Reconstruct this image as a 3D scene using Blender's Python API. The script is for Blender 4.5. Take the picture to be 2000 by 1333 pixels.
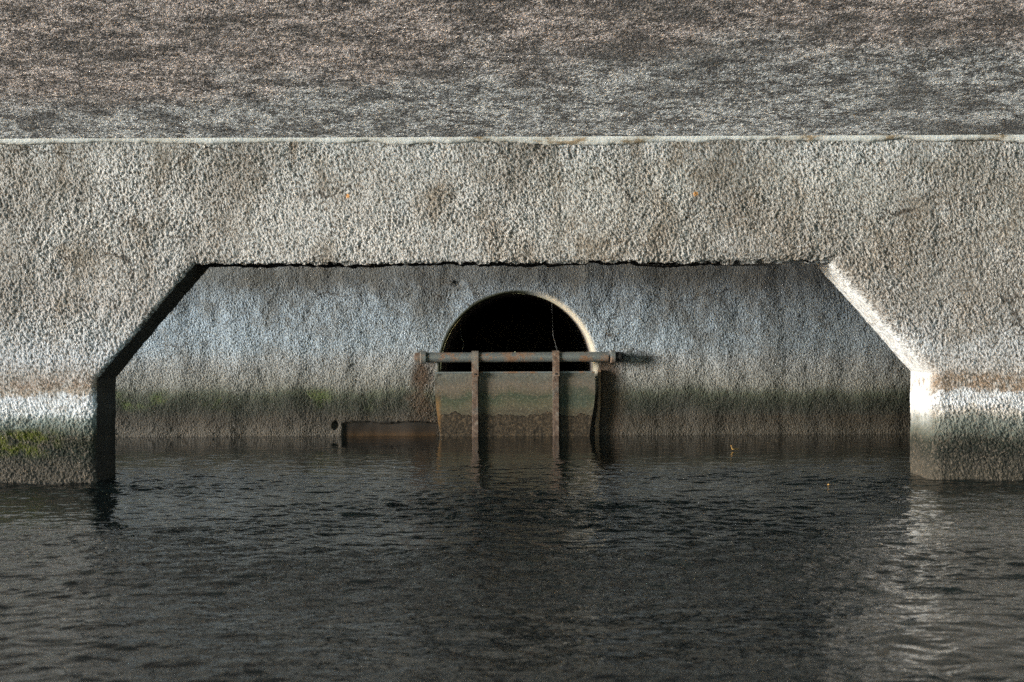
import bpy, math, random
import numpy as np
from math import radians as R

for o in list(bpy.data.objects):
    bpy.data.objects.remove(o)
S = bpy.context.scene
COL = S.collection
rng = random.Random(7)

# ---------------------------------------------------------------- camera
CAM_H = 0.75
cam_d = bpy.data.cameras.new("camera")
cam = bpy.data.objects.new("camera", cam_d)
COL.objects.link(cam)
cam.location = (0, 0, CAM_H)
from mathutils import Matrix, Vector
cam.rotation_euler = (Matrix.Rotation(R(90 - 0.526), 3, 'X') @ Matrix.Rotation(R(-0.23), 3, 'Z')).to_euler()
cam_d.sensor_width = 36
cam_d.lens = 50
cam_d.clip_start = 0.05
cam_d.clip_end = 3000
cam_d.dof.use_dof = True
cam_d.dof.focus_distance = 8.2
cam_d.dof.aperture_fstop = 5.0
S.camera = cam

# ---------------------------------------------------------------- light
SUN_AZ = (-0.935, -0.355)         # horizontal direction towards the sun (left, a little behind the camera)
SUN_EL = 5.0
world = bpy.data.worlds.new("World")
S.world = world
world.use_nodes = True
wn = world.node_tree
wn.nodes.clear()
sky = wn.nodes.new('ShaderNodeTexSky')
sky.sky_type = 'NISHITA'
sky.sun_disc = False
sky.sun_elevation = R(SUN_EL)
sky.sun_rotation = math.atan2(SUN_AZ[0], SUN_AZ[1])
sky.air_density = 0.8
sky.dust_density = 0.3
sky.ozone_density = 1.6
bg = wn.nodes.new('ShaderNodeBackground')
bg.inputs['Strength'].default_value = 0.15
wo = wn.nodes.new('ShaderNodeOutputWorld')
wn.links.new(sky.outputs[0], bg.inputs[0])
wn.links.new(bg.outputs[0], wo.inputs[0])

sun_d = bpy.data.lights.new("sun", 'SUN')
sun_d.energy = 2.0
sun_d.angle = R(16)
sun_d.color = (1.0, 0.975, 0.935)
sun = bpy.data.objects.new("sun", sun_d)
COL.objects.link(sun)
d = Vector((SUN_AZ[0], SUN_AZ[1], 0)).normalized() * math.cos(R(SUN_EL)) + Vector((0, 0, math.sin(R(SUN_EL))))
sun.rotation_euler = d.to_track_quat('Z', 'Y').to_euler()
sun.location = d * 30

S.view_settings.view_transform = 'Standard'
S.view_settings.look = 'None'
S.view_settings.gamma = 1
S.view_settings.use_curve_mapping = False
S.view_settings.exposure = 2.05
S.render.engine = 'CYCLES'
S.cycles.use_denoising = False
S.cycles.denoiser = 'OPENIMAGEDENOISE'
S.cycles.denoising_prefilter = 'ACCURATE'
S.cycles.denoising_input_passes = 'RGB_ALBEDO_NORMAL'
S.cycles.sample_clamp_indirect = 3.0
S.cycles.max_bounces = 8
S.cycles.caustics_reflective = True

# ---------------------------------------------------------------- sizes (metres)
YF = 6.944            # face of the opened wall
TH = 0.35             # its thickness
YB = 9.92             # face of the back wall
ZC = 1.6775           # soffit height above the water
PIPE = (0.035, 0.455, 0.536)   # centre x, centre z, radius of the drain
TILT = 0.32            # deck underside tilted up towards the camera so it catches more light
LEFT_END = -3.3       # the opened wall ends here
DECK_L = -3.6         # open edge of the deck


# ---------------------------------------------------------------- node helpers
class NT:
    def __init__(self, name):
        self.m = bpy.data.materials.new(name)
        self.m.use_nodes = True
        self.t = self.m.node_tree
        self.t.nodes.clear()
        self.out = self.t.nodes.new('ShaderNodeOutputMaterial')
        self.b = self.t.nodes.new('ShaderNodeBsdfPrincipled')
        self.t.links.new(self.b.outputs[0], self.out.inputs['Surface'])

    def set(self, sock, v):
        if isinstance(v, bpy.types.NodeSocket):
            self.t.links.new(v, sock)
        elif sock.type in ('VECTOR', 'RGBA') and isinstance(v, (tuple, list)):
            v = tuple(v)
            if sock.type == 'RGBA' and len(v) == 3:
                v = v + (1,)
            sock.default_value = v
        else:
            sock.default_value = v

    def bsdf(self, **k):
        for n, v in k.items():
            self.set(self.b.inputs[n.replace('_', ' ')], v)

    def rest(self):
        n = self.t.nodes.new('ShaderNodeAttribute')
        n.attribute_name = 'rest'
        return n.outputs['Vector']

    def pos(self):
        return self.t.nodes.new('ShaderNodeNewGeometry').outputs['Position']

    def xyz(self, v):
        n = self.t.nodes.new('ShaderNodeSeparateXYZ')
        self.set(n.inputs[0], v)
        return n.outputs

    def comb(self, x, y, z):
        n = self.t.nodes.new('ShaderNodeCombineXYZ')
        for s, v in zip(n.inputs, (x, y, z)):
            self.set(s, v)
        return n.outputs[0]

    def math(self, op, a, b=0.0, c=0.0, clamp=False):
        n = self.t.nodes.new('ShaderNodeMath')
        n.operation = op
        n.use_clamp = clamp
        for s, v in zip(n.inputs, (a, b, c)):
            self.set(s, v)
        return n.outputs[0]

    def add(self, *a):
        r = a[0]
        for x in a[1:]:
            r = self.math('ADD', r, x)
        return r

    def mul(self, a, b):
        return self.math('MULTIPLY', a, b)

    def scale(self, v, s):
        n = self.t.nodes.new('ShaderNodeVectorMath')
        n.operation = 'MULTIPLY'
        self.set(n.inputs[0], v)
        self.set(n.inputs[1], s)
        return n.outputs[0]

    def vadd(self, v, s):
        n = self.t.nodes.new('ShaderNodeVectorMath')
        n.operation = 'ADD'
        self.set(n.inputs[0], v)
        self.set(n.inputs[1], s)
        return n.outputs[0]

    def noise(self, v, sc, det=2.0, rough=0.5, dist=0.0, col=False):
        n = self.t.nodes.new('ShaderNodeTexNoise')
        self.set(n.inputs['Vector'], v)
        n.inputs['Scale'].default_value = sc
        n.inputs['Detail'].default_value = det
        n.inputs['Roughness'].default_value = rough
        n.inputs['Distortion'].default_value = dist
        return n.outputs['Color' if col else 'Fac']

    def voro(self, v, sc, feat='F1', smooth=0.0, rnd=1.0, out='Distance'):
        n = self.t.nodes.new('ShaderNodeTexVoronoi')
        n.feature = feat
        self.set(n.inputs['Vector'], v)
        n.inputs['Scale'].default_value = sc
        n.inputs['Randomness'].default_value = rnd
        if feat == 'SMOOTH_F1':
            n.inputs['Smoothness'].default_value = smooth
        return n.outputs[out]

    def map(self, v, a, b, c=0.0, d=1.0, smooth=True):
        n = self.t.nodes.new('ShaderNodeMapRange')
        n.interpolation_type = 'SMOOTHSTEP' if smooth else 'LINEAR'
        self.set(n.inputs[0], v)
        for i, q in enumerate((a, b, c, d)):
            self.set(n.inputs[i + 1], q)
        return n.outputs[0]

    def ramp(self, f, stops):
        n = self.t.nodes.new('ShaderNodeValToRGB')
        cr = n.color_ramp
        stops = sorted(stops, key=lambda s: s[0])
        while len(cr.elements) < len(stops):
            cr.elements.new(0.5)
        for e, (p, c) in zip(cr.elements, stops):
            e.position = p
            e.color = tuple(c) + (1,) if len(c) == 3 else c
        self.set(n.inputs[0], f)
        return n.outputs[0]

    def mix(self, f, a, b, mode='MIX'):
        n = self.t.nodes.new('ShaderNodeMix')
        n.data_type = 'RGBA'
        n.blend_type = mode
        n.clamp_factor = True
        self.set(n.inputs[0], f)
        self.set(n.inputs[6], a)
        self.set(n.inputs[7], b)
        return n.outputs[2]

    def bump(self, h, dist, strength=1.0, normal=None):
        n = self.t.nodes.new('ShaderNodeBump')
        n.inputs['Strength'].default_value = strength
        n.inputs['Distance'].default_value = dist
        self.set(n.inputs['Height'], h)
        if normal is not None:
            self.set(n.inputs['Normal'], normal)
        self.set(self.b.inputs['Normal'], n.outputs[0])
        return n.outputs[0]

    def displace(self, h, mid=0.0, scale=1.0, method='BOTH'):
        n = self.t.nodes.new('ShaderNodeDisplacement')
        n.inputs['Midlevel'].default_value = mid
        n.inputs['Scale'].default_value = scale
        self.set(n.inputs['Height'], h)
        self.t.links.new(n.outputs[0], self.out.inputs['Displacement'])
        self.m.displacement_method = method


# ---------------------------------------------------------------- render-coat height shared by the walls
def grain(n, p, s, lean=0.25):
    """Lumpy sprayed cement coat: about -1..1."""
    x, y, z = n.xyz(p)
    q = n.comb(n.add(x, n.mul(z, lean)), y, n.mul(z, 0.85))
    a = n.noise(q, 72 * s, 1.5, 0.55, 0.1)
    b = n.noise(q, 150 * s, 1.0, 0.5)
    big = n.noise(p, 17 * s, 2.0, 0.5)
    a = n.map(a, 0.30, 0.70, -1, 1, smooth=False)
    b = n.map(b, 0.3, 0.7, -1, 1, smooth=False)
    big = n.map(big, 0.3, 0.7, -1, 1, smooth=False)
    return a, b, big


def zramp(n, z, z0, z1, stops):
    f = n.math('DIVIDE', n.math('SUBTRACT', z, z0), z1 - z0)
    return n.ramp(f, [((s - z0) / (z1 - z0), c) for s, c in stops])


def mat_front():
    n = NT('sprayed_cement')
    p = n.rest()
    x, y, z = n.xyz(p)
    a, b, big = grain(n, p, 1.0)
    # smoother coat low on the wall and on the inner faces of the opening
    calm = n.map(n.add(z, n.mul(n.noise(p, 3.5, 2), 0.16)), 0.62, 0.86, 0.45, 1.0)
    low = n.map(z, 0.42, 0.36, 0.0, 0.55)
    amp = n.math('MINIMUM', n.add(calm, low), 1.0)
    inner = n.map(y, YF + 0.02, YF + 0.09, 1.0, 0.6)
    amp = n.mul(n.mul(amp, inner), n.map(n.noise(p, 2.8, 3, 0.6), 0.36, 0.62, 0.6, 1.25))
    h = n.add(n.mul(a, 0.0038), n.mul(b, 0.0017), n.mul(big, 0.0040))
    h = n.mul(h, amp)
    wav = n.map(n.noise(p, 2.2, 2), 0.3, 0.7, -0.008, 0.008, smooth=False)
    n.displace(n.add(h, wav))
    # colour
    wob = n.noise(n.scale(p, (1.0, 1.0, 0.25)), 5.0, 4, 0.6)
    wob2 = n.noise(n.scale(p, (1.0, 1.0, 0.4)), 30.0, 3, 0.6)
    zz = n.add(z, n.mul(n.math('SUBTRACT', wob, 0.5), 0.11), n.mul(n.math('SUBTRACT', wob2, 0.5), 0.08), n.mul(n.math('SUBTRACT', n.noise(p, 70, 2), 0.5), 0.04))
    left = zramp(n, zz, -0.1, 1.8, [
        (-0.1, (.04, .036, .028)), (0.0, (.075, .064, .050)), (0.09, (.045, .041, .032)), (0.15, (.018, .023, .017)),
        (0.22, (.022, .023, .014)), (0.255, (.08, .09, .07)), (0.31, (.20, .225, .20)), (0.345, (.55, .56, .55)),
        (0.42, (.60, .61, .62)), (0.435, (.34, .28, .22)), (0.475, (.24, .175, .13)), (0.52, (.34, .31, .28)),
        (0.60, (.43, .435, .44)), (0.75, (.44, .435, .42)), (0.85, (.37, .345, .32)), (1.15, (.43, .415, .39)),
        (1.5, (.46, .45, .43)), (1.62, (.57, .57, .56))])
    right = zramp(n, zz, -0.1, 1.8, [
        (-0.1, (.04, .036, .028)), (0.0, (.048, .042, .031)), (0.08, (.034, .032, .025)), (0.13, (.016, .018, .014)),
        (0.19, (.02, .023, .017)), (0.235, (.09, .098, .08)), (0.30, (.17, .18, .155)), (0.335, (.42, .38, .33)),
        (0.37, (.60, .60, .60)), (0.425, (.60, .60, .60)), (0.44, (.26, .19, .135)), (0.50, (.22, .155, .105)),
        (0.53, (.37, .34, .31)), (0.65, (.42, .425, .425)), (0.80, (.33, .32, .305)), (1.15, (.35, .335, .305)),
        (1.5, (.44, .43, .40)), (1.62, (.57, .57, .56))])
    c = n.mix(n.map(x, -0.5, 0.5), left, right)
    bw = n.mul(n.map(z, 0.33, 0.36), n.map(z, 0.56, 0.50))
    c = n.mix(n.mul(bw, n.map(n.noise(p, 16, 4, 0.7), 0.46, 0.66, 0, 0.7)), c, (.38, .36, .33))
    # moss patch on the left pier
    ms = n.mul(n.map(x, -2.16, -2.32), n.mul(n.map(z, 0.11, 0.17), n.map(z, 0.285, 0.24)))
    ms = n.mul(ms, n.map(n.noise(p, 14, 3), 0.38, 0.55))
    c = n.mix(ms, c, (.05, .058, .008))
    # brown weathering blotches
    bl = n.noise(n.scale(p, (1.0, 1.0, 0.7)), 3.2, 6, 0.68, 0.4)
    blm = n.mul(n.map(bl, 0.48, 0.64, 0, 0.8), n.map(z, 0.55, 0.75))
    c = n.mix(blm, c, (.20, .165, .125))
    soft = n.noise(n.vadd(n.scale(p, (1, 1, .55)), (7, 1, 3)), 1.7, 5, 0.6, 0.5)
    c = n.mix(n.mul(n.map(soft, 0.44, 0.60, 0, 0.7), n.map(z, 0.6, 0.9)), c, (.21, .19, .165))
    run = n.noise(n.scale(p, (1, 1, .12)), 7, 4, 0.65)
    c = n.mix(n.mul(n.map(run, 0.54, 0.68, 0, 0.5), n.map(z, 0.7, 1.5)), c, (.17, .15, .12))
    sp = n.noise(p, 26, 3, 0.65)
    c = n.mix(n.mul(n.map(sp, 0.56, 0.70), 0.45), c, (.14, .115, .085))
    wt = n.noise(n.vadd(p, (4.1, 2.0, 7.7)), 3.4, 4, 0.6)
    c = n.mix(n.mul(n.map(wt, 0.55, 0.72), n.map(z, 0.9, 1.3, 0.0, 0.6)), c, (.52, .515, .50))
    # dirt caught between the lumps
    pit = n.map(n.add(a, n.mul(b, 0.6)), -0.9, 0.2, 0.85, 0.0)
    sp2 = n.noise(p, 95, 2, 0.6)
    c = n.mix(n.map(sp2, 0.54, 0.68, 0, 0.55), c, (.16, .13, .10))
    c = n.mix(n.mul(n.map(sp2, 0.46, 0.32, 0, 0.45), n.map(z, 0.3, 0.4)), c, (.60, .595, .58))
    hole = n.voro(p, 21)
    c = n.mix(n.mul(n.map(hole, 0.17, 0.10), n.mul(n.map(n.noise(p, 7, 2), 0.48, 0.6), 0.85)), c, (.04, .032, .026))
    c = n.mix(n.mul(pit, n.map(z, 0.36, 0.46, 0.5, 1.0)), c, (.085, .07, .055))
    wp = n.vadd(p, n.scale(n.noise(p, 6, 4, 0.65, col=True), (.22, .22, .22)))
    ck = n.mul(n.map(n.voro(wp, 1.5, 'DISTANCE_TO_EDGE'), 0.011, 0.004), n.map(n.noise(n.vadd(p, (2, 2, 2)), 2.1, 2), 0.50, 0.60))
    c = n.mix(n.mul(ck, n.map(z, 0.4, 0.6, 0, 0.8)), c, (.05, .042, .034))
    # two orange rust spots where tie wire shows
    for rx, rz in ((-0.80, 1.395), (0.895, 1.40), (0.90, 1.40)):
        dx = n.math('SUBTRACT', x, rx)
        dz = n.math('SUBTRACT', z, rz)
        dd = n.math('SQRT', n.add(n.mul(dx, dx), n.mul(dz, dz)))
        dd = n.add(dd, n.mul(n.math('SUBTRACT', n.noise(p, 90, 1), 0.5), 0.03))
        c = n.mix(n.map(dd, 0.013, 0.003), c, (.52, .25, .08))
    # light painted on: right inner face whitened, left face and underside darkened as shade
    lit_reveal = n.mul(n.mul(n.map(x, 1.2, 1.45), n.map(y, YF + 0.012, YF + 0.06)), n.map(z, 0.22, 0.40, 0.0, 0.8))
    shade_reveal = n.mul(n.map(x, 1.2, 1.0), n.map(y, YF + 0.012, YF + 0.03))
    c = n.mix(n.mul(shade_reveal, 0.95), c, n.mix(n.noise(p, 9, 4, .65), (.022, .02, .018), (.06, .052, .046)))
    c = n.mix(n.mul(lit_reveal, n.map(n.noise(p, 22, 4, .7), 0.36, 0.56, 0.2, 1.0)), c, (.60, .61, .605))
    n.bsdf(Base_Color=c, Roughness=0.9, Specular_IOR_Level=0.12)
    return n.m


def mat_back():
    n = NT('sky_tinted_cement')  # the blue of the skylight is put into this wall's colour
    p = n.rest()
    x, y, z = n.xyz(p)
    a, b, big = grain(n, p, 1.2)
    cx, cz, cr = PIPE
    dx = n.math('SUBTRACT', x, cx)
    dz = n.math('SUBTRACT', z, cz)
    rr = n.math('SQRT', n.add(n.mul(dx, dx), n.mul(dz, dz)))
    # bare smooth strip where the coat broke away left of the flap
    st = n.mul(n.mul(n.map(x, -1.195, -1.175), n.map(x, -0.50, -0.55)), n.map(n.add(z, n.mul(n.noise(p, 22, 2), 0.05)), 0.135, 0.12))
    amp = n.mul(n.map(rr, cr + 0.0, cr + 0.05, 0.03, 1.0), n.map(st, 0, 1, 1.0, 0.05))
    amp = n.mul(amp, n.map(z, 0.95, 1.15, 1.0, 0.75))
    h = n.mul(n.add(n.mul(a, 0.0026), n.mul(b, 0.0011), n.mul(big, 0.0028)), amp)
    wav = n.map(n.noise(n.scale(p, (1, 1, .5)), 3.6, 2), 0.3, 0.7, -0.012, 0.012, smooth=False)
    wav = n.mul(wav, n.map(rr, cr, cr + 0.15, 0.05, 1.0))
    n.displace(n.add(h, wav))
    wob = n.noise(n.scale(p, (1.0, 1.0, 0.3)), 2.4, 4, 0.6)
    wob2 = n.noise(n.scale(p, (1.0, 1.0, 0.4)), 22.0, 3, 0.6)
    zz = n.add(z, n.mul(n.math('SUBTRACT', wob, 0.5), 0.16), n.mul(n.math('SUBTRACT', wob2, 0.5), 0.07))
    zt = n.add(z, n.mul(n.math('SUBTRACT', wob2, 0.5), 0.03))
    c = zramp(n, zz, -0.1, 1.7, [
        (-0.1, (.08, .06, .05)), (0.12, (.05, .045, .036)), (0.18, (.026, .029, .021)), (0.24, (.03, .036, .025)),
        (0.29, (.075, .085, .06)), (0.35, (.22, .22, .195)), (0.44, (.30, .305, .29)), (0.52, (.37, .39, .395)),
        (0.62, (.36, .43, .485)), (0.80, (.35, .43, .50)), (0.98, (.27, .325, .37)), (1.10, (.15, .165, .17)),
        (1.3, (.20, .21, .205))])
    # bright green moss patches on the left half
    mg = n.mul(n.mul(n.map(z, 0.16, 0.22), n.map(z, 0.36, 0.28)), n.map(n.noise(p, 3.2, 3), 0.52, 0.66))
    mg = n.mul(mg, n.map(x, 0.2, -0.5))
    c = n.mix(n.mul(mg, 0.8), c, (.085, .115, .03))
    # tide mark
    tide = n.mul(n.map(zt, 0.145, 0.13), n.map(x, -1.5, 0.3, 0.35, 0.85))
    c = n.mix(tide, c, (.045, .037, .026))
    gr = n.mul(n.map(zt, 0.10, 0.02), n.map(x, -0.2, 0.3, 0.5, 0.3))
    c = n.mix(gr, c, (.105, .092, .070))
    # vertical pale streaks and dark veins higher up
    stv = n.noise(n.scale(p, (1.0, 1.0, 0.3)), 5.0, 5, 0.65)
    c = n.mix(n.mul(n.map(stv, 0.52, 0.7), n.mul(n.map(z, 0.35, 0.55), 0.3)), c, (.40, .455, .50))
    dk = n.noise(n.scale(n.vadd(p, (3, 0, 1)), (1.0, 1.0, 0.85)), 3.4, 6, 0.7, 0.5)
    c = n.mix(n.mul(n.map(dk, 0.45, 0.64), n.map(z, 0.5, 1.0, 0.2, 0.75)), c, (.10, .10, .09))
    m2 = n.noise(n.vadd(p, (9, 0, 4)), 5.5, 5, 0.68)
    c = n.mix(n.mul(n.map(m2, 0.48, 0.64, 0, 0.5), n.map(z, 0.3, 0.5)), c, (.15, .15, .14))
    c = n.mix(n.mul(n.map(n.add(x, n.mul(m2, 1.2)), 0.9, 2.6, 0, 0.3), n.map(z, 0.4, 0.6)), c, (.135, .14, .14))  # darker to the right: the fading side light is painted in
    # rust bled from the ends of the bar
    rn = n.mul(n.math('SUBTRACT', n.noise(p, 9, 4, 0.65), 0.5), 0.22)
    for sx, side in ((0.63, 1), (-0.63, -1)):
        q = n.add(n.math('ABSOLUTE', n.math('SUBTRACT', x, sx)), rn)
        m = n.mul(n.map(q, 0.22 if side > 0 else 0.12, 0.0), n.map(n.add(z, n.mul(rn, .4)), 0.56, 0.48))
        c = n.mix(n.mul(m, n.map(z, 0.1, 0.35, 0.6, 0.95)), c, (.085, .052, .032))
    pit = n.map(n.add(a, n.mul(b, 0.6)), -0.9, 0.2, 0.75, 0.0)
    sp2 = n.noise(p, 120, 2, 0.6)
    c = n.mix(n.map(sp2, 0.52, 0.68, 0, 0.5), c, (.085, .08, .07))
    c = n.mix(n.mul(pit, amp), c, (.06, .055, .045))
    wp = n.vadd(p, n.scale(n.noise(p, 6, 4, 0.65, col=True), (.22, .22, .22)))
    ck = n.mul(n.map(n.voro(wp, 1.9, 'DISTANCE_TO_EDGE'), 0.011, 0.004), n.map(n.noise(n.vadd(p, (2, 2, 2)), 2.1, 2), 0.50, 0.60))
    c = n.mix(n.mul(ck, n.map(z, 0.4, 0.6, 0, 0.8)), c, (.05, .042, .034))
    bare = n.ramp(n.math('MULTIPLY', z, 8.0), [(0.0, (.055, .032, .015)), (0.3, (.032, .023, .016)), (0.9, (.024, .023, .02))])
    c = n.mix(st, c, bare)
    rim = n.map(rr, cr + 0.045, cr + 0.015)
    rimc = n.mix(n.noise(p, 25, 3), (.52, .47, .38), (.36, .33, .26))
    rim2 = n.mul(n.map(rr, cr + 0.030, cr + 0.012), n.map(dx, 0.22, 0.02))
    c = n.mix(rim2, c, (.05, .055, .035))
    c = n.mix(n.mul(n.mul(rim, n.map(dx, 0.05, 0.28)), n.map(st, 0, 1, 1, 0)), c, rimc)  # cream on the right lip only, painting its lit side
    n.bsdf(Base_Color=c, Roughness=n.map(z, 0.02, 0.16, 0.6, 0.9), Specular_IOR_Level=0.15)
    return n.m


def mat_deck():
    n = NT('soffit_concrete')
    p = n.rest()
    x, y, z = n.xyz(p)
    q = n.comb(n.mul(x, 0.8), y, z)
    a = n.map(n.noise(q, 85, 2.5, 0.6), 0.32, 0.68, -1, 1, smooth=False)
    b = n.map(n.noise(p, 210, 2, 0.6), 0.32, 0.68, -1, 1, smooth=False)
    big = n.map(n.noise(n.scale(p, (.5, 1, 1)), 9, 3, 0.6), 0.3, 0.7, -1, 1, smooth=False)
    h = n.add(n.mul(a, 0.0085), n.mul(b, 0.0030), n.mul(big, 0.006))
    n.displace(h, method='BUMP')
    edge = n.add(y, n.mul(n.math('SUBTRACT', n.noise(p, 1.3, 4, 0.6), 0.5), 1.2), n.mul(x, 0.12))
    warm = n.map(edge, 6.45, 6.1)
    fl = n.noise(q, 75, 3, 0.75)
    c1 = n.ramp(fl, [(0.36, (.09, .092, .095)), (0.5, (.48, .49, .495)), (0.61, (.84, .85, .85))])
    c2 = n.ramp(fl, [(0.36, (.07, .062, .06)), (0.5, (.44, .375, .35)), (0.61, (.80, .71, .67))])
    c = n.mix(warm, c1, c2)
    cl = n.noise(n.comb(n.mul(x, .8), y, z), 36, 3, 0.7)
    c = n.mix(n.map(cl, 0.46, 0.60, 0, 0.8), c, (.06, .055, .054))
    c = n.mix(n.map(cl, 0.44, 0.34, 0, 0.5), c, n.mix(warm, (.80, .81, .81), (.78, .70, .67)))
    bt = n.noise(n.vadd(n.scale(p, (.55, 1.1, 1)), (5, 2, 0)), 9, 5, 0.7, 0.4)
    c = n.mix(n.map(bt, 0.47, 0.62, 0, 0.75), c, (.045, .042, .041))
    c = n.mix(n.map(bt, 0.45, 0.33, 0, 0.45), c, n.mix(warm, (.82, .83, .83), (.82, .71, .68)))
    sk = n.voro(n.comb(n.mul(x, .8), y, z), 70)  # bright dots paint the sparkle of raking light into the colour
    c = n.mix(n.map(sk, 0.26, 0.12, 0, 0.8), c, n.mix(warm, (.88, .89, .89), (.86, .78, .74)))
    dk = n.noise(n.scale(p, (0.8, 1.4, 1)), 2.2, 5, 0.65, 0.3)
    c = n.mix(n.mul(n.map(dk, 0.46, 0.64), n.map(x, -2.2, 2.2, 0.25, 0.7)), c, (.09, .087, .085))  # darkens more to the right, painting the falloff of the light
    n.bsdf(Base_Color=c, Roughness=0.75, Specular_IOR_Level=0.4)
    return n.m


def mat_mortar():
    n = NT('lime_mortar')
    p = n.pos()
    f = n.noise(n.scale(p, (1, 1, 3)), 5, 4, 0.65)
    c = n.ramp(f, [(0.36, (.33, .25, .16)), (0.43, (.60, .58, .53)), (0.6, (.78, .79, .77))])
    n.bump(n.noise(p, 70, 3), 0.004)
    n.bsdf(Base_Color=c, Roughness=0.8)
    return n.m


def mat_water():
    n = NT('dark_water')
    p = n.rest()
    x, y, z = n.xyz(p)
    # ripples: wider than long, calmer by the back wall
    v1 = n.comb(n.mul(x, 0.8), y, 0.0)
    a = n.math('SUBTRACT', n.noise(v1, 5.0, 2, 0.5, 0.6), 0.5)
    b = n.math('SUBTRACT', n.noise(n.vadd(v1, (3.3, 1.1, 0)), 10.5, 1.5, 0.5, 0.4), 0.5)
    cc = n.math('SUBTRACT', n.noise(n.comb(n.mul(x, 0.8), y, 0.5), 38, 2, 0.5), 0.5)
    gust = n.map(n.noise(n.comb(n.mul(x, .5), y, 3.0), 1.1, 2), 0.35, 0.65, 0.45, 1.15)
    calm = n.map(y, 9.3, 6.6, 0.12, 1.0)
    amp = n.mul(gust, calm)
    h = n.add(n.mul(a, 0.020), n.mul(b, 0.026), n.mul(cc, 0.0042))
    n.displace(n.mul(h, amp))
    n.bsdf(Base_Color=(.005, .0085, .0080), Roughness=0.03, IOR=1.333, Specular_IOR_Level=0.56)
    return n.m


def mat_pipe():
    n = NT('pipe_concrete')
    p = n.pos()
    c = n.ramp(n.noise(p, 6, 4, 0.6), [(0.3, (.22, .19, .15)), (0.7, (.36, .325, .26))])
    x, y, z = n.xyz(p)
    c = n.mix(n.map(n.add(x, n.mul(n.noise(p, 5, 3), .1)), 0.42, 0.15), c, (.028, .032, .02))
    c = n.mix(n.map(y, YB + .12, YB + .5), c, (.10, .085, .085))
    n.bump(n.noise(p, 60, 3), 0.002)
    n.bsdf(Base_Color=c, Roughness=0.8)
    return n.m


def mat_galv():
    n = NT('galvanised_steel')
    p = n.pos()
    x, y, z = n.xyz(p)
    f = n.noise(p, 11, 5, 0.65)
    f2 = n.noise(n.scale(p, (1, 1, 2)), 45, 3, 0.6)
    c = n.mix(f2, (.12, .135, .13), (.22, .24, .23))
    r = n.map(n.add(f, n.mul(n.math('SUBTRACT', f2, .5), .35)), 0.50, 0.64)
    # rust patches: middle of the bar and both ends
    mid = n.mul(n.map(x, -0.10, 0.0), n.map(x, 0.16, 0.06))
    en = n.map(n.math('ABSOLUTE', n.math('SUBTRACT', x, 0.0)), 0.60, 0.66)
    r = n.math('MAXIMUM', r, n.mul(n.map(f, 0.36, 0.52), n.math('MAXIMUM', mid, n.mul(en, 0.8))))
    c = n.mix(n.mul(r, 0.85), c, n.mix(f2, (.11, .05, .025), (.26, .13, .05)))
    n.bump(f2, 0.0015)
    n.bsdf(Base_Color=c, Roughness=n.map(r, 0, 1, 0.5, 0.85), Metallic=n.map(r, 0, 1, 0.35, 0.0))
    return n.m


def mat_rust(name='rusted_steel', k=1.0):
    n = NT(name)
    p = n.pos()
    x, y, z = n.xyz(p)
    f = n.noise(p, 28, 5, 0.65)
    c = n.ramp(f, [(0.3, (.045 * k, .028 * k, .018 * k)), (0.5, (.12 * k, .078 * k, .054 * k)), (0.68, (.21 * k, .175 * k, .14 * k))])
    g = n.noise(n.scale(p, (1, 1, .6)), 12, 3)
    c = n.mix(n.mul(n.map(g, 0.5, 0.62), n.map(z, 0.14, 0.2, 0, 0.7)), c, (.13 * k, .135 * k, .12 * k))
    n.bump(f, 0.003)
    n.bsdf(Base_Color=c, Roughness=0.75, Metallic=0.15)
    return n.m


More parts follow.
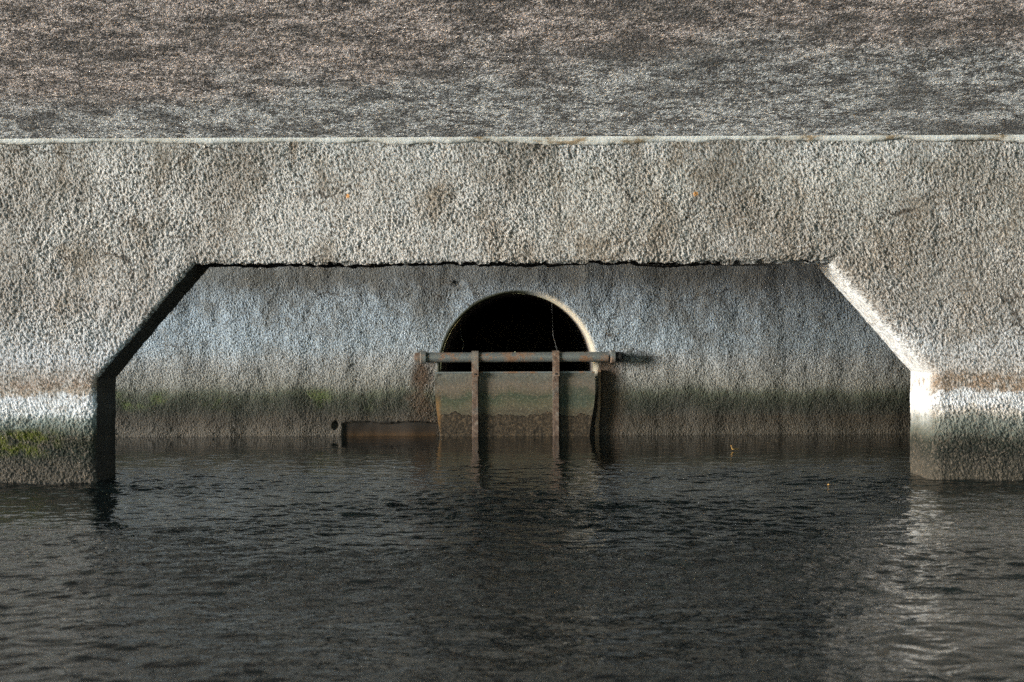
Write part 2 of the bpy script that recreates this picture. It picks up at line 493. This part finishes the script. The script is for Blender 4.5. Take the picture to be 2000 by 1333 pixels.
def mat_plate():
    n = NT('weathered_flap')
    p = n.pos()
    x, y, z = n.xyz(p)
    w = n.noise(n.scale(p, (1, 1, .3)), 4.0, 4, 0.6)
    w2 = n.noise(p, 30, 4, 0.65)
    zz = n.add(z, n.mul(n.math('SUBTRACT', w, .5), .16), n.mul(n.math('SUBTRACT', w2, .5), .08))
    c = zramp(n, zz, 0.0, 0.5, [
        (0.0, (.10, .085, .06)), (0.16, (.075, .064, .042)), (0.205, (.095, .088, .055)), (0.235, (.07, .075, .045)),
        (0.27, (.05, .065, .04)), (0.295, (.10, .088, .06)), (0.345, (.145, .12, .092)), (0.40, (.11, .108, .09)),
        (0.45, (.15, .155, .135))])
    dkg = n.mul(n.mul(n.map(x, 0.30, 0.36), n.map(x, 0.57, 0.50)), n.mul(n.map(zz, 0.18, 0.22), n.map(zz, 0.36, 0.32)))
    c = n.mix(n.mul(dkg, 0.8), c, (.055, .07, .05))
    mott = n.noise(p, 11, 5, 0.7)
    c = n.mix(n.mul(n.map(mott, 0.52, 0.68), 0.5), c, (.10, .09, .06))
    spk = n.noise(p, 60, 4, 0.75)
    c = n.mix(n.map(spk, 0.5, 0.7, 0, .6), c, (.24, .22, .17))
    c = n.mix(n.map(spk, 0.5, 0.32, 0, .6), c, (.045, .04, .03))
    # scalloped wet crust at the bottom
    sc = n.noise(n.comb(n.mul(x, 1.0), 0.0, 0.0), 6.0, 3, 0.55)
    line = n.add(0.15, n.mul(n.math('SUBTRACT', sc, 0.5), 0.16), n.mul(n.math('SUBTRACT', n.noise(p, 50, 2), .5), 0.010))
    wet = n.map(n.math('SUBTRACT', line, z), -0.002, 0.004)
    crust = n.ramp(n.noise(p, 55, 4, 0.7), [(0.35, (.018, .014, .009)), (0.52, (.045, .034, .022)), (0.70, (.12, .085, .05))])
    c = n.mix(wet, c, crust)
    ch = n.mul(n.map(n.noise(n.scale(p, (1, 1, .5)), 26, 4, .7), .54, .60), n.mul(n.map(x, -0.42, -0.50), n.map(z, .2, .3)))
    c = n.mix(n.mul(ch, 0.8), c, (.03, .028, .022))
    og = n.map(n.add(x, n.mul(n.math('SUBTRACT', w2, .5), .03)), -0.485, -0.515)
    c = n.mix(n.mul(og, n.map(z, 0.32, 0.2, 0, .8)), c, (.22, .12, .045))
    n.bump(n.add(n.mul(w2, n.map(wet, 0, 1, 0.3, 1.2)), n.mul(wet, 0.6)), 0.006)
    n.bsdf(Base_Color=c, Roughness=n.map(wet, 0, 1, 0.8, 0.7), Specular_IOR_Level=0.2)
    return n.m


def mat_plain(name, col, rough=0.6):
    n = NT(name)
    f = n.noise(n.pos(), 60, 3)
    c = n.mix(f, tuple(v * 0.7 for v in col), tuple(min(1, v * 1.2) for v in col))
    n.bsdf(Base_Color=c, Roughness=rough)
    return n.m


# ---------------------------------------------------------------- mesh helpers
def link(name, me, mat=None, parent=None, loc=(0, 0, 0)):
    o = bpy.data.objects.new(name, me)
    COL.objects.link(o)
    if mat:
        me.materials.append(mat)
    o.location = loc
    if parent:
        o.parent = parent
        o.location = Vector(loc) - parent.location
    return o


def tag(o, label=None, cat=None, kind=None, group=None):
    for k, v in (('label', label), ('category', cat), ('kind', kind), ('group', group)):
        if v:
            o[k] = v
    return o


def mesh_np(name, V, F, origin=(0, 0, 0), smooth=True, merge=True):
    """V (n,3) world coordinates, F (m,4) quads. Coincident vertices are merged; a 'rest' attribute keeps world positions."""
    V = np.asarray(V, float)
    F = np.asarray(F, np.int64)
    if merge:
        key = np.round(V * 20000).astype(np.int64)
        _, first, inv = np.unique(key, axis=0, return_index=True, return_inverse=True)
        inv = inv.reshape(-1)
        V = V[first]
        F = inv[F]
    ok = np.ones(len(F), bool)
    for i in range(4):
        ok &= F[:, i] != F[:, (i + 1) % 4]
    ok &= (F[:, 0] != F[:, 2]) & (F[:, 1] != F[:, 3])
    F = F[ok]
    me = bpy.data.meshes.new(name)
    me.vertices.add(len(V))
    me.vertices.foreach_set('co', (V - np.array(origin)).astype(np.float32).ravel())
    me.loops.add(len(F) * 4)
    me.loops.foreach_set('vertex_index', F.astype(np.int32).ravel())
    me.polygons.add(len(F))
    me.polygons.foreach_set('loop_start', np.arange(0, len(F) * 4, 4, dtype=np.int32))
    me.polygons.foreach_set('use_smooth', np.full(len(F), smooth))
    at = me.attributes.new('rest', 'FLOAT_VECTOR', 'POINT')
    at.data.foreach_set('vector', V.astype(np.float32).ravel())
    me.update(calc_edges=True)
    me.validate()
    return me


class Quads:
    def __init__(self):
        self.V, self.F, self.n = [], [], 0

    def grid(self, P, flip=False):
        """P: (a, b, 3) array of points -> quads."""
        a, b = P.shape[:2]
        idx = np.arange(a * b).reshape(a, b) + self.n
        q = np.stack([idx[:-1, :-1], idx[1:, :-1], idx[1:, 1:], idx[:-1, 1:]], -1).reshape(-1, 4)
        if flip:
            q = q[:, ::-1]
        self.V.append(P.reshape(-1, 3))
        self.F.append(q)
        self.n += a * b

    def box(self, x0, x1, y0, y1, z0, z1, skip=()):
        def g(f, c):
            if f not in skip:
                self.grid(np.array(c, float).reshape(2, 2, 3))
        g('-y', [(x0, y0, z0), (x0, y0, z1), (x1, y0, z0), (x1, y0, z1)][::1])
        g('+y', [(x0, y1, z0), (x1, y1, z0), (x0, y1, z1), (x1, y1, z1)])
        g('-x', [(x0, y0, z0), (x0, y1, z0), (x0, y0, z1), (x0, y1, z1)])
        g('+x', [(x1, y0, z0), (x1, y0, z1), (x1, y1, z0), (x1, y1, z1)])
        g('-z', [(x0, y0, z0), (x1, y0, z0), (x0, y1, z0), (x1, y1, z0)])
        g('+z', [(x0, y0, z1), (x0, y1, z1), (x1, y0, z1), (x1, y1, z1)])

    def done(self, name, **k):
        return mesh_np(name, np.concatenate(self.V), np.concatenate(self.F), **k)


def axis(segs):
    """[(start, step), ..., (end,)] -> coordinates with the given step in each stretch."""
    out = []
    for (a, st), nx in zip(segs[:-1], segs[1:]):
        k = max(1, int(round((nx[0] - a) / st)))
        out += list(np.linspace(a, nx[0], k + 1)[:-1])
    out.append(segs[-1][0])
    return np.array(out)


# ---------------------------------------------------------------- bridge deck (its underside is the ceiling)
def build_deck():
    xs = axis([(DECK_L, .1), (-3.2, .03), (-2.7, .008), (2.7, .03), (3.2, .25), (9, 1), (22.0,)])
    ys = axis([(1.6, .25), (3.2, .03), (3.7, .009), (YF + .02, .2), (14.0,)])
    X, Y = np.meshgrid(xs, ys, indexing='ij')
    Q = Quads()
    Q.grid(np.stack([X, Y, ZC + TILT * np.maximum(YF - Y, 0)], -1), flip=True)
    me = Q.done('deck_soffit', origin=(1.0, 5.0, ZC))
    root = bpy.data.objects.new('bridge_deck', None)
    COL.objects.link(root)
    root.location = (1.0, 5.0, ZC)
    tag(root, 'rough brown and grey concrete bridge deck seen from below', 'bridge deck')
    link('soffit', me, M_deck, root, (1.0, 5.0, ZC))
    Q = Quads()
    zf = ZC + TILT * (YF - 1.6)
    prof = [(14.0, ZC + .012), (14.0, ZC + .5), (YF, ZC + .5), (1.6, zf + .5), (1.6, zf + .012), (YF, ZC + .012), (14.0, ZC + .012)]
    Q.grid(np.array([[(x_, y_, z_) for y_, z_ in prof] for x_ in (DECK_L, 22.0)], float))
    for x_ in (DECK_L, 22.0):
        for i, j, k, l in ((0, 1, 2, 5), (5, 2, 3, 4)):
            Q.grid(np.array([[(x_,) + prof[i], (x_,) + prof[j]], [(x_,) + prof[l], (x_,) + prof[k]]], float))
    me = Q.done('deck_slab', origin=(1.0, 5.0, ZC), smooth=False, merge=False)
    link('slab', me, M_deck, root, (1.0, 5.0, ZC))
    return root


# ---------------------------------------------------------------- wall with the six-sided opening
JL, JR = -2.040, 2.045
HLZ, HRZ = 0.505, 0.520
HL, HR = -1.550, 1.562
ZT_L, ZT_R = 1.068, 1.068
ZBOT = -0.5


def opening_z(x):
    """Lower edge of the wall above x (inside the piers it is the springing height)."""
    z = np.where(x <= JL, HLZ, np.where(x < HL, HLZ + (x - JL) / (HL - JL) * (ZT_L - HLZ),
        np.where(x < HR, ZT_L, np.where(x < JR, ZT_R - (x - HR) / (JR - HR) * (ZT_R - HRZ), HRZ))))
    from mathutils import noise as mn
    j = np.array([0.012 * mn.noise((q * 3.1, 2, 0)) + 0.010 * mn.noise((q * 11, 5, 1)) + 0.006 * mn.noise((q * 34, 8, 2)) for q in x])
    w = np.clip((x - HL) / 0.08, 0, 1) * np.clip((HR - x) / 0.08, 0, 1)
    return z + j * w


def build_front():
    xs = axis([(LEFT_END, .1), (-2.75, .012), (-2.56, .0045), (JL, .0045), (HL, .0045), (HR, .0045), (JR, .0045), (2.56, .012), (2.75, .1), (9.0,)])
    rc = 1 - np.cos(np.linspace(0, math.pi / 2, 34))
    xs = np.concatenate([xs[xs < JL - .03], (JL - .03 * rc)[::-1], xs[(xs > JL + 1e-6) & (xs < JR - 1e-6)], JR + .11 * rc, xs[xs > JR + .111]])
    # contour of the opening as dense polyline, for edge distance
    pts = [(JL, ZBOT), (JL, HLZ), (HL, ZT_L), (HR, ZT_R), (JR, HRZ), (JR, ZBOT)]

    def radius(x):
        return np.where(x < 0, 0.022, 0.022 + 0.045 * np.clip((x - 1.1) / 0.5, 0, 1))

    def edge_dist(x, z):
        dmin = np.full(x.shape, 9.0)
        for (ax, az), (bx, bz) in zip(pts[:-1], pts[1:]):
            vx, vz = bx - ax, bz - az
            t = np.clip(((x - ax) * vx + (z - az) * vz) / (vx * vx + vz * vz), 0, 1)
            dmin = np.minimum(dmin, np.hypot(x - ax - t * vx, z - az - t * vz))
        return dmin

    def face_y(x, z):
        r = radius(x)
        d = np.clip(edge_dist(x, z), 0, r)
        return YF + r - np.sqrt(np.maximum(r * r - (r - d) ** 2, 0))

    Q = Quads()
    # upper patch: every column from the opening edge (or springing) to the soffit
    OFF = np.concatenate([0.1 * (1 - np.cos(np.linspace(0, math.pi / 2, 16)))[:-1], np.linspace(0.1, 1.0, 180) ** 1.0])
    fr = OFF
    zb = opening_z(xs)
    zl = np.where(xs < 0, HLZ, HRZ)
    X = np.repeat(xs[:, None], len(fr), 1)
    tt = np.clip((fr - 0.1) / 0.9, 0, 1)
    Z = zb[:, None] + np.minimum(fr, 0.1)[None, :] + (ZC + 0.005 - zb - 0.1)[:, None] * tt[None, :]
    Q.grid(np.stack([X, face_y(X, Z), Z], -1))
    # piers below the springing
    for sel, zs in ((xs <= JL + 1e-9, HLZ), (xs >= JR - 1e-9, HRZ)):
        xx = xs[sel]
        zz = axis([(ZBOT, .05), (-0.06, .0045), (zs,)])
        X, Z = np.meshgrid(xx, zz, indexing='ij')
        Q.grid(np.stack([X, face_y(X, Z), Z], -1))
    # inner faces of the opening
    zz = axis([(ZBOT, .05), (-0.06, .0045), (HLZ,)])
    path = [(JL, z) for z in zz]
    mid = xs[(xs > JL + 1e-9) & (xs < JR - 1e-9)]
    path += list(zip(mid, opening_z(mid)))
    zz = axis([(ZBOT, .05), (-0.06, .0045), (HRZ,)])
    path += [(JR, z) for z in zz[::-1]]
    path = np.array(path)
    r = radius(path[:, 0])
    ty = np.linspace(0, 1, 62)
    # the passage edge at the rear is slightly rounded by hand so it is not a straight line
    P = np.zeros((len(path), len(ty), 3))
    P[:, :, 0] = path[:, 0:1]
    P[:, :, 2] = path[:, 1:2]
    P[:, :, 1] = YF + r[:, None] + (TH - r)[:, None] * ty[None, :]
    # coarse rear face and left end
    Q.grid(P, flip=True)
    step = slice(None, None, 1)
    zb2 = opening_z(xs)
    fr2 = np.linspace(0, 1, 8)
    X = np.repeat(xs[:, None], 8, 1)
    Z = zb2[:, None] + (ZC + 0.005 - zb2)[:, None] * fr2[None, :]
    Q.grid(np.stack([X, np.full_like(X, YF + TH), Z], -1), flip=True)
    for sel, zs in ((xs <= JL + 1e-9, HLZ), (xs >= JR - 1e-9, HRZ)):
        xx = xs[sel]
        zz = axis([(ZBOT, .2), (zs,)])
        X, Z = np.meshgrid(xx, zz, indexing='ij')
        Q.grid(np.stack([X, np.full_like(X, YF + TH), Z], -1), flip=True)
    zz = axis([(ZBOT, .1), (ZC,)])
    yy = axis([(YF, .1), (YF + TH,)])
    Y, Z = np.meshgrid(yy, zz, indexing='ij')
    Q.grid(np.stack([np.full_like(Y, LEFT_END), Y, Z], -1), flip=True)
    org = (0, YF + TH / 2, 0)
    me = Q.done('opened_wall', origin=org)
    root = bpy.data.objects.new('support_wall', None)
    COL.objects.link(root)
    root.location = org
    tag(root, 'pale rough cement bridge wall with a wide slant cornered opening over the water', 'bridge wall')
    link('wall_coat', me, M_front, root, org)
    # irregular lime mortar bead in the corner under the deck
    from mathutils import noise as mn
    bx = axis([(LEFT_END, .1), (-2.7, .012), (2.7, .1), (9.0,)])
    Q = Quads()
    ang = np.linspace(0, math.pi / 2, 7)
    P = np.zeros((len(bx), 7, 3))
    for i, x in enumerate(bx):
        hgt = 0.026 + 0.036 * mn.noise((x * 1.3, 0, 3)) + 0.016 * mn.noise((x * 5, 5, 3)) + .006 * mn.noise((x * 25, 1, 3))
        hgt = max(0.003, hgt)
        dep = max(0.008, 0.020 + 0.010 * mn.noise((x * 2.4, 9, 1)))
        for j, t in enumerate(ang):
            P[i, j] = (x, YF - dep * math.cos(t) - 0.003, ZC + .002 - hgt * math.sin(t) - 0.002 * mn.noise((x * 30, j, 1)))
    Q.grid(P, flip=True)
    me = Q.done('mortar_bead', origin=org)
    link('mortar_bead', me, M_mortar, root, org)
    return root


# ---------------------------------------------------------------- back wall with the drain
def build_back():
    cx, cz, cr = PIPE
    hw = 0.8
    st = 0.0075
    nside = 2 * int(round(hw / st))
    k = 2 * hw / nside
    x0, x1 = cx - hw, cx + hw
    z0, z1 = cz - hw, cz + hw - 0.1
    Q = Quads()
    gx = np.linspace(x0, x1, nside + 1)
    nz = int(round((z1 - z0) / k))
    gz = np.linspace(z0, z1, nz + 1)
    xs_l = axis([(-6.3, .1), (-3.0, .02), (-2.85, st), (x0,)])
    xs_r = axis([(x1, st), (2.95, .02), (3.1, .1), (9.0,)])
    zs_low = axis([(-0.6, .06), (z0,)]) if z0 > -0.6 else np.array([z0])
    zs_hi = axis([(z1, st), (1.26, .06), (ZC + .005,)])

    def yoff(X, Z):
        Y = np.full(X.shape, YB)
        # coat broken away: bare face 35 mm deeper
        m = (X > -1.187) & (X < -0.40) & (Z < 0.095 + 0.010 * np.sin(X * 17 + 1))
        Y = Y + 0.022 * m
        hd = np.hypot(X + 1.235, (Z - 0.075) * 0.8)
        Y = Y + 0.05 * np.clip(1 - hd / 0.024, 0, 1) ** .5
        hd = np.hypot(X + 0.375, (Z - 1.065) * 1.8)
        Y = Y + 0.018 * np.clip(1 - hd / 0.05, 0, 1)
        return Y

    def rect(xx, zz):
        X, Z = np.meshgrid(xx, zz, indexing='ij')
        Q.grid(np.stack([X, yoff(X, Z), Z], -1))

    rect(np.concatenate([xs_l[:-1], gx, xs_r[1:]]), zs_hi)
    rect(xs_l, gz)
    rect(xs_r, gz)
    # square-to-circle patch
    per = [(x, z0) for x in gx[:-1]] + [(x1, z) for z in gz[:-1]] + [(x, z1) for x in gx[::-1][:-1]] + [(x0, z) for z in gz[::-1][:-1]]
    per = np.array(per + [per[0]])
    an = np.arctan2(per[:, 1] - cz, per[:, 0] - cx)
    rl = 0.045                                   # rounded lip
    rv = 0.010 + (rl - 0.010) * np.clip((np.cos(an) + 0.25) / 0.6, 0, 1)
    rin = np.stack([cx + (cr + rv) * np.cos(an), cz + (cr + rv) * np.sin(an)], -1)
    f = np.linspace(0, 1, 56)[:, None, None]
    XZ = per[None] * (1 - f) + rin[None] * f
    Y = yoff(XZ[..., 0], XZ[..., 1])
    ph = np.linspace(0, math.pi / 2, 11)[1:]
    lip = np.stack([np.stack([cx + (cr + rv * (1 - math.sin(q))) * np.cos(an), YB + rl * (1 - math.cos(q)) + 0 * an, cz + (cr + rv * (1 - math.sin(q))) * np.sin(an)], -1) for q in ph])
    P = np.concatenate([np.stack([XZ[..., 0], Y, XZ[..., 1]], -1), lip])
    Q.grid(P, flip=True)
    org = (0, YB, 0)
    me = Q.done('abutment', origin=org)
    root = bpy.data.objects.new('abutment_wall', None)
    COL.objects.link(root)
    root.location = org
    tag(root, 'sky-tinted grey rough cement back wall with a mossy foot and a round drain mouth', 'back wall')
    link('wall_coat', me, M_back, root, org)
    # drain pipe barrel
    a2 = np.linspace(0, 2 * math.pi, 97)
    yy = np.concatenate([np.linspace(YB + rl, YB + 1.0, 8), np.linspace(YB + 1.6, YB + 7, 8)])
    P = np.stack([np.stack([cx + cr * np.cos(a2), np.full_like(a2, y_), cz + cr * np.sin(a2)], -1) for y_ in yy])
    Q2 = Quads()
    Q2.grid(P, flip=True)
    ys = np.full_like(a2, YB + 7)
    rr = np.linspace(cr, 0.01, 3)
    Q2.grid(np.stack([np.stack([cx + r_ * np.cos(a2), ys, cz + r_ * np.sin(a2)], -1) for r_ in rr]))
    me = Q2.done('drain_pipe', origin=org)
    link('drain_pipe', me, M_pipe, root, org)
    return root


# ---------------------------------------------------------------- small solid shapes through bmesh
import bmesh


def bm_box(bm, x0, x1, y0, y1, z0, z1, bev=0.0):
    r = bmesh.ops.create_cube(bm, size=1)
    vs = r['verts']
    for v in vs:
        v.co = ((x0 + x1) / 2 + v.co.x * (x1 - x0), (y0 + y1) / 2 + v.co.y * (y1 - y0), (z0 + z1) / 2 + v.co.z * (z1 - z0))
    if bev:
        es = list({e for v in vs for e in v.link_edges})
        bmesh.ops.bevel(bm, geom=es, offset=bev, segments=2, profile=0.5, affect='EDGES')


def bm_prism(bm, outline, y0, y1):
    """Closed outline [(x, z)] thickened from y0 to y1."""
    f = [bm.verts.new((x, y0, z)) for x, z in outline]
    b = [bm.verts.new((x, y1, z)) for x, z in outline]
    bm.faces.new(f)
    bm.faces.new(b[::-1])
    n = len(f)
    for i in range(n):
        bm.faces.new((f[i], b[i], b[(i + 1) % n], f[(i + 1) % n]))


def bm_lathe_x(bm, prof, yc, zc, seg=28):
    """Profile [(x, radius)] spun about a line along x."""
    rings = []
    for x, r in prof:
        rings.append([bm.verts.new((x, yc + r * math.cos(2 * math.pi * i / seg), zc + r * math.sin(2 * math.pi * i / seg))) for i in range(seg)])
    for a, b in zip(rings[:-1], rings[1:]):
        for i in range(seg):
            bm.faces.new((a[i], a[(i + 1) % seg], b[(i + 1) % seg], b[i]))
    bm.faces.new(rings[0])
    bm.faces.new(rings[-1][::-1])


def bm_tube(bm, pts, r, seg=8):
    rings = []
    for i, p in enumerate(pts):
        p = Vector(p)
        t = (Vector(pts[min(i + 1, len(pts) - 1)]) - Vector(pts[max(i - 1, 0)])).normalized()
        u = t.orthogonal().normalized()
        w = t.cross(u)
        rings.append([bm.verts.new(p + (u * math.cos(2 * math.pi * k / seg) + w * math.sin(2 * math.pi * k / seg)) * r) for k in range(seg)])
    for a, b in zip(rings[:-1], rings[1:]):
        best = min(range(seg), key=lambda s: (a[0].co - b[s].co).length)
        for k in range(seg):
            bm.faces.new((a[k], a[(k + 1) % seg], b[(k + 1 + best) % seg], b[(k + best) % seg]))


def bm_obj(name, bm, mat, parent, smooth=False):
    bmesh.ops.recalc_face_normals(bm, faces=bm.faces)
    me = bpy.data.meshes.new(name)
    if parent:
        bm.transform(Matrix.Translation(-parent.location))
    bm.to_mesh(me)
    bm.free()
    if smooth:
        for p in me.polygons:
            p.use_smooth = True
        me.set_sharp_from_angle(angle=R(35))
    o = bpy.data.objects.new(name, me)
    COL.objects.link(o)
    me.materials.append(mat)
    o.parent = parent
    return o


def build_flap():
    YG = YB + .045
    root = bpy.data.objects.new('flap_gate', None)
    COL.objects.link(root)
    root.location = (0.03, YB - 0.04, 0)
    tag(root, 'stained flap gate hung from a rusty steel bar across the drain mouth', 'flap gate')
    # plate with bowed right edge and slanted left edge
    bm = bmesh.new()
    right = [(0.572, .446), (0.575, .38), (0.575, .30), (0.568, .22), (0.556, .15), (0.545, .09), (0.538, .04), (0.532, -.03), (0.525, -.30)]
    left = [(-.44, -.30), (-.496, -.03), (-.502, .03), (-.515, .10), (-.527, .2), (-.536, .32), (-.540, .444)]
    bm_prism(bm, left + right[:1] + right[1:] if False else right[::-1][::-1] + left, YG - .115, YG - .085)
    bm_obj('plate', bm, M_plate, root)
    # thin folded lip along the top of the plate
    bm = bmesh.new()
    bm_box(bm, -.535, .570, YG - .121, YG - .1155, .436, .448, .001)
    bm_obj('top_edge', bm, M_galv, root)
    # horizontal bar
    zb, yb = .548, YG - .125
    bm = bmesh.new()
    bm_lathe_x(bm, [(-.62, .0345), (.665, .0345)], yb, zb)
    bar = bm_obj('hinge_bar', bm, M_galv, root, True)
    for xa, xb in ((-.635, -.592), (.680, .716)):
        bm = bmesh.new()
        bm_lathe_x(bm, [(xa, .038), (xa + .004, .045), (xb - .004, .045), (xb, .038)], yb, zb)
        bm_obj('collar', bm, M_galv, root, True)
    bm = bmesh.new()
    bm_lathe_x(bm, [(-.676, .022), (-.672, .030), (-.66, .034), (-.6355, .034)], yb, zb)
    tag(bm_obj('end_cap', bm, M_rust, root, True), 'rusty rounded end cap')
    bm = bmesh.new()
    bm_lathe_x(bm, [(.7165, .034), (.748, .034), (.755, .028), (.757, .02)], yb, zb)  # coloured dark for the cast shadow beyond the collar
    tag(bm_obj('end_cap', bm, M_dark, root, True), 'dark end cap standing for the shadow past the bar')
    # brackets that carry the bar off the wall
    for xc in (-.6135, .698):
        bm = bmesh.new()
        bm_box(bm, xc - .018, xc + .018, yb + .046, YB + .03, zb - .035, zb + .035, .003)
        bm_obj('bracket', bm, M_rust, root)
    for xc in (-.256, .302):
        # strap: flat bar down the face of the plate
        bm = bmesh.new()
        bm_box(bm, xc - .0215, xc + .0205, YG - .148, YG - .1215, -.30, .452, .002)
        s = bm_obj('strap', bm, M_rust, root)
        # lug: loops over the bar and laps the strap
        bm = bmesh.new()
        w = .0235
        prof = []
        for k in range(15):
            t = -math.pi * .15 + (math.pi * 1.15) * k / 14
            prof.append((yb - .0365 * math.cos(t) * 1.0, zb + .0365 * math.sin(t)))
        outer = [(yb - .0445 * math.cos(-math.pi * .15 + math.pi * 1.15 * k / 14), zb + .0445 * math.sin(-math.pi * .15 + math.pi * 1.15 * k / 14)) for k in range(15)]
        inner_pts = [(YG - .1485, .417)] + prof
        outer_pts = [(YG - .1565, .417), (YG - .1575, .47)] + outer
        ring = inner_pts + outer_pts[::-1]
        f0 = [bm.verts.new((xc - w, y, z)) for y, z in ring]
        f1 = [bm.verts.new((xc + w, y, z)) for y, z in ring]
        bm.faces.new(f0)
        bm.faces.new(f1[::-1])
        for i in range(len(ring)):
            j = (i + 1) % len(ring)
            bm.faces.new((f0[i], f1[i], f1[j], f0[j]))
        lug = bm_obj('hinge_lug', bm, M_lug, root)
        bm = bmesh.new()
        seg = 6
        a = [bm.verts.new((xc + .007 * math.cos(i * math.pi / 3), YG - .157, .432 + .007 * math.sin(i * math.pi / 3))) for i in range(seg)]
        b = [bm.verts.new((v.co.x, YG - .161, v.co.z)) for v in a]
        bm.faces.new(b)
        for i in range(seg):
            bm.faces.new((a[i], a[(i + 1) % seg], b[(i + 1) % seg], b[i]))
        bo = bm_obj('bolt', bm, M_dark, lug)
        bo.location = (root.location * 0)
        bo.matrix_parent_inverse = Matrix.Identity(4)
        # bolt mesh is in lug space: lug space equals root space
        bo.data.transform(Matrix.Translation(-root.location))
    # rust-brown seat strip on the wall beside the plate
    bm = bmesh.new()
    o = [(.598, .455), (.600, .30), (.592, .18), (.575, .08), (.566, -.3), (.606, -.3), (.604, .08), (.614, .2), (.617, .455)]
    bm_prism(bm, o, YB - .03, YB + .02)
    tag(bm_obj('seat_strip', bm, M_seat, root), 'rust brown seat strip beside the plate')
    return root


def build_strands():
    for name, pts, lab in (
        ('root_strand', [(-.36, .70), (-.345, .665), (-.342, .63), (-.35, .59), (-.362, .545), (-.365, .50)], 'thin pale strand hanging at the left inside of the drain mouth'),
        ('root_strand', [(.29, .69), (.305, .64), (.315, .60), (.318, .55), (.318, .48)], 'faint thin strand hanging at the right inside of the drain mouth')):
        bm = bmesh.new()
        x0, z0 = pts[0]
        top = math.sqrt(max(PIPE[2] ** 2 - (x0 - PIPE[0]) ** 2, 0)) + PIPE[1]
        pts = [(x0 - .01, top + .01)] + pts
        bm_tube(bm, [(x, YB + .10, z) for x, z in pts], (.0009 if x0 < 0 else .0005), 6)
        bmesh.ops.recalc_face_normals(bm, faces=bm.faces)
        me = bpy.data.meshes.new(name)
        bm.transform(Matrix.Translation((-x0, -(YB + .10), -top)))
        bm.to_mesh(me)
        bm.free()
        ob = link(name, me, M_strand, None, (x0, YB + .10, top))
        tag(ob, lab, 'strand', group='strands in the drain mouth')


# ---------------------------------------------------------------- water
def build_water():
    xs = axis([(-1500, 300), (-60, 20), (-8, 1), (-4, .1), (-3.2, .014), (3.2, .1), (4, 1), (8, 20), (60, 300), (1500,)])
    ys = axis([(-1500, 300), (-60, 20), (-4, 1), (1, .2), (2.2, .009), (10.02, .3), (18, 20), (60, 300), (1500,)])
    X, Y = np.meshgrid(xs, ys, indexing='ij')
    Q = Quads()
    Q.grid(np.stack([X, Y, np.zeros_like(X)], -1))
    me = Q.done('water', merge=False)
    return tag(link('water', me, M_water), kind='structure')


def build_leaf(name, x, y, size, curl, yaw, label, mat):
    """A curled dry leaf: an upright stalk-end tip and a flat boat-shaped blade lying on the water."""
    from mathutils import noise as mn
    bm = bmesh.new()
    nU, nV = 11, 5
    rows = []
    for i in range(nU):
        t = i / (nU - 1)
        w = 0.34 * math.sin(math.pi * min(1, t * .92 + .06)) ** .8
        if t < .45:                      # standing, tapering tip
            k = 1 - t / .45
            cx, cz = -.10 - .22 * k ** 1.6, .06 + .95 * k ** 1.1 * curl
            w *= .55
        else:
            k = (t - .45) / .55
            cx, cz = -.10 + 1.0 * k, .06 + .12 * math.sin(k * 3.1)
        row = []
        for j in range(nV):
            s = j / (nV - 1) * 2 - 1
            row.append(bm.verts.new((cx * size + .03 * size * s * s, s * w * size, cz * size + .10 * size * s * s)))
        rows.append(row)
    for a, b in zip(rows[:-1], rows[1:]):
        for j in range(nV - 1):
            bm.faces.new((a[j], a[j + 1], b[j + 1], b[j]))
    bmesh.ops.recalc_face_normals(bm, faces=bm.faces)
    r = bmesh.ops.solidify(bm, geom=bm.faces[:], thickness=.03 * size)
    me = bpy.data.meshes.new(name)
    bm.to_mesh(me)
    bm.free()
    for p in me.polygons:
        p.use_smooth = True
    o = link(name, me, mat, None, (x, y, 0.001))
    o.rotation_euler = (0, 0, yaw)
    return tag(o, label, 'leaf', group='dry leaves afloat')


M_deck, M_front, M_back, M_mortar, M_water = mat_deck(), mat_front(), mat_back(), mat_mortar(), mat_water()
M_pipe, M_galv, M_rust, M_plate = mat_pipe(), mat_galv(), mat_rust(), mat_plate()
M_lug = mat_rust('worn_steel', 1.5)
M_dark = mat_plain('dark_steel', (.03, .028, .026), .6)
M_seat = mat_plain('rust_stained_concrete', (.20, .125, .07), .8)
M_strand = mat_plain('pale_root', (.42, .42, .40), .8)
M_leaf = mat_plain('dry_leaf', (.72, .42, .13), .6)

build_deck()
build_front()
build_back()
build_flap()
build_strands()
build_water()
build_leaf('floating_leaf', 1.335, 8.62, .042, .7, .2, 'curled yellow leaf floating on the dark water right of the flap gate', M_leaf)
build_leaf('floating_leaf', 1.49, 6.70, .016, .5, 1.2, 'tiny orange leaf fragment floating just left of the right pier', M_leaf)
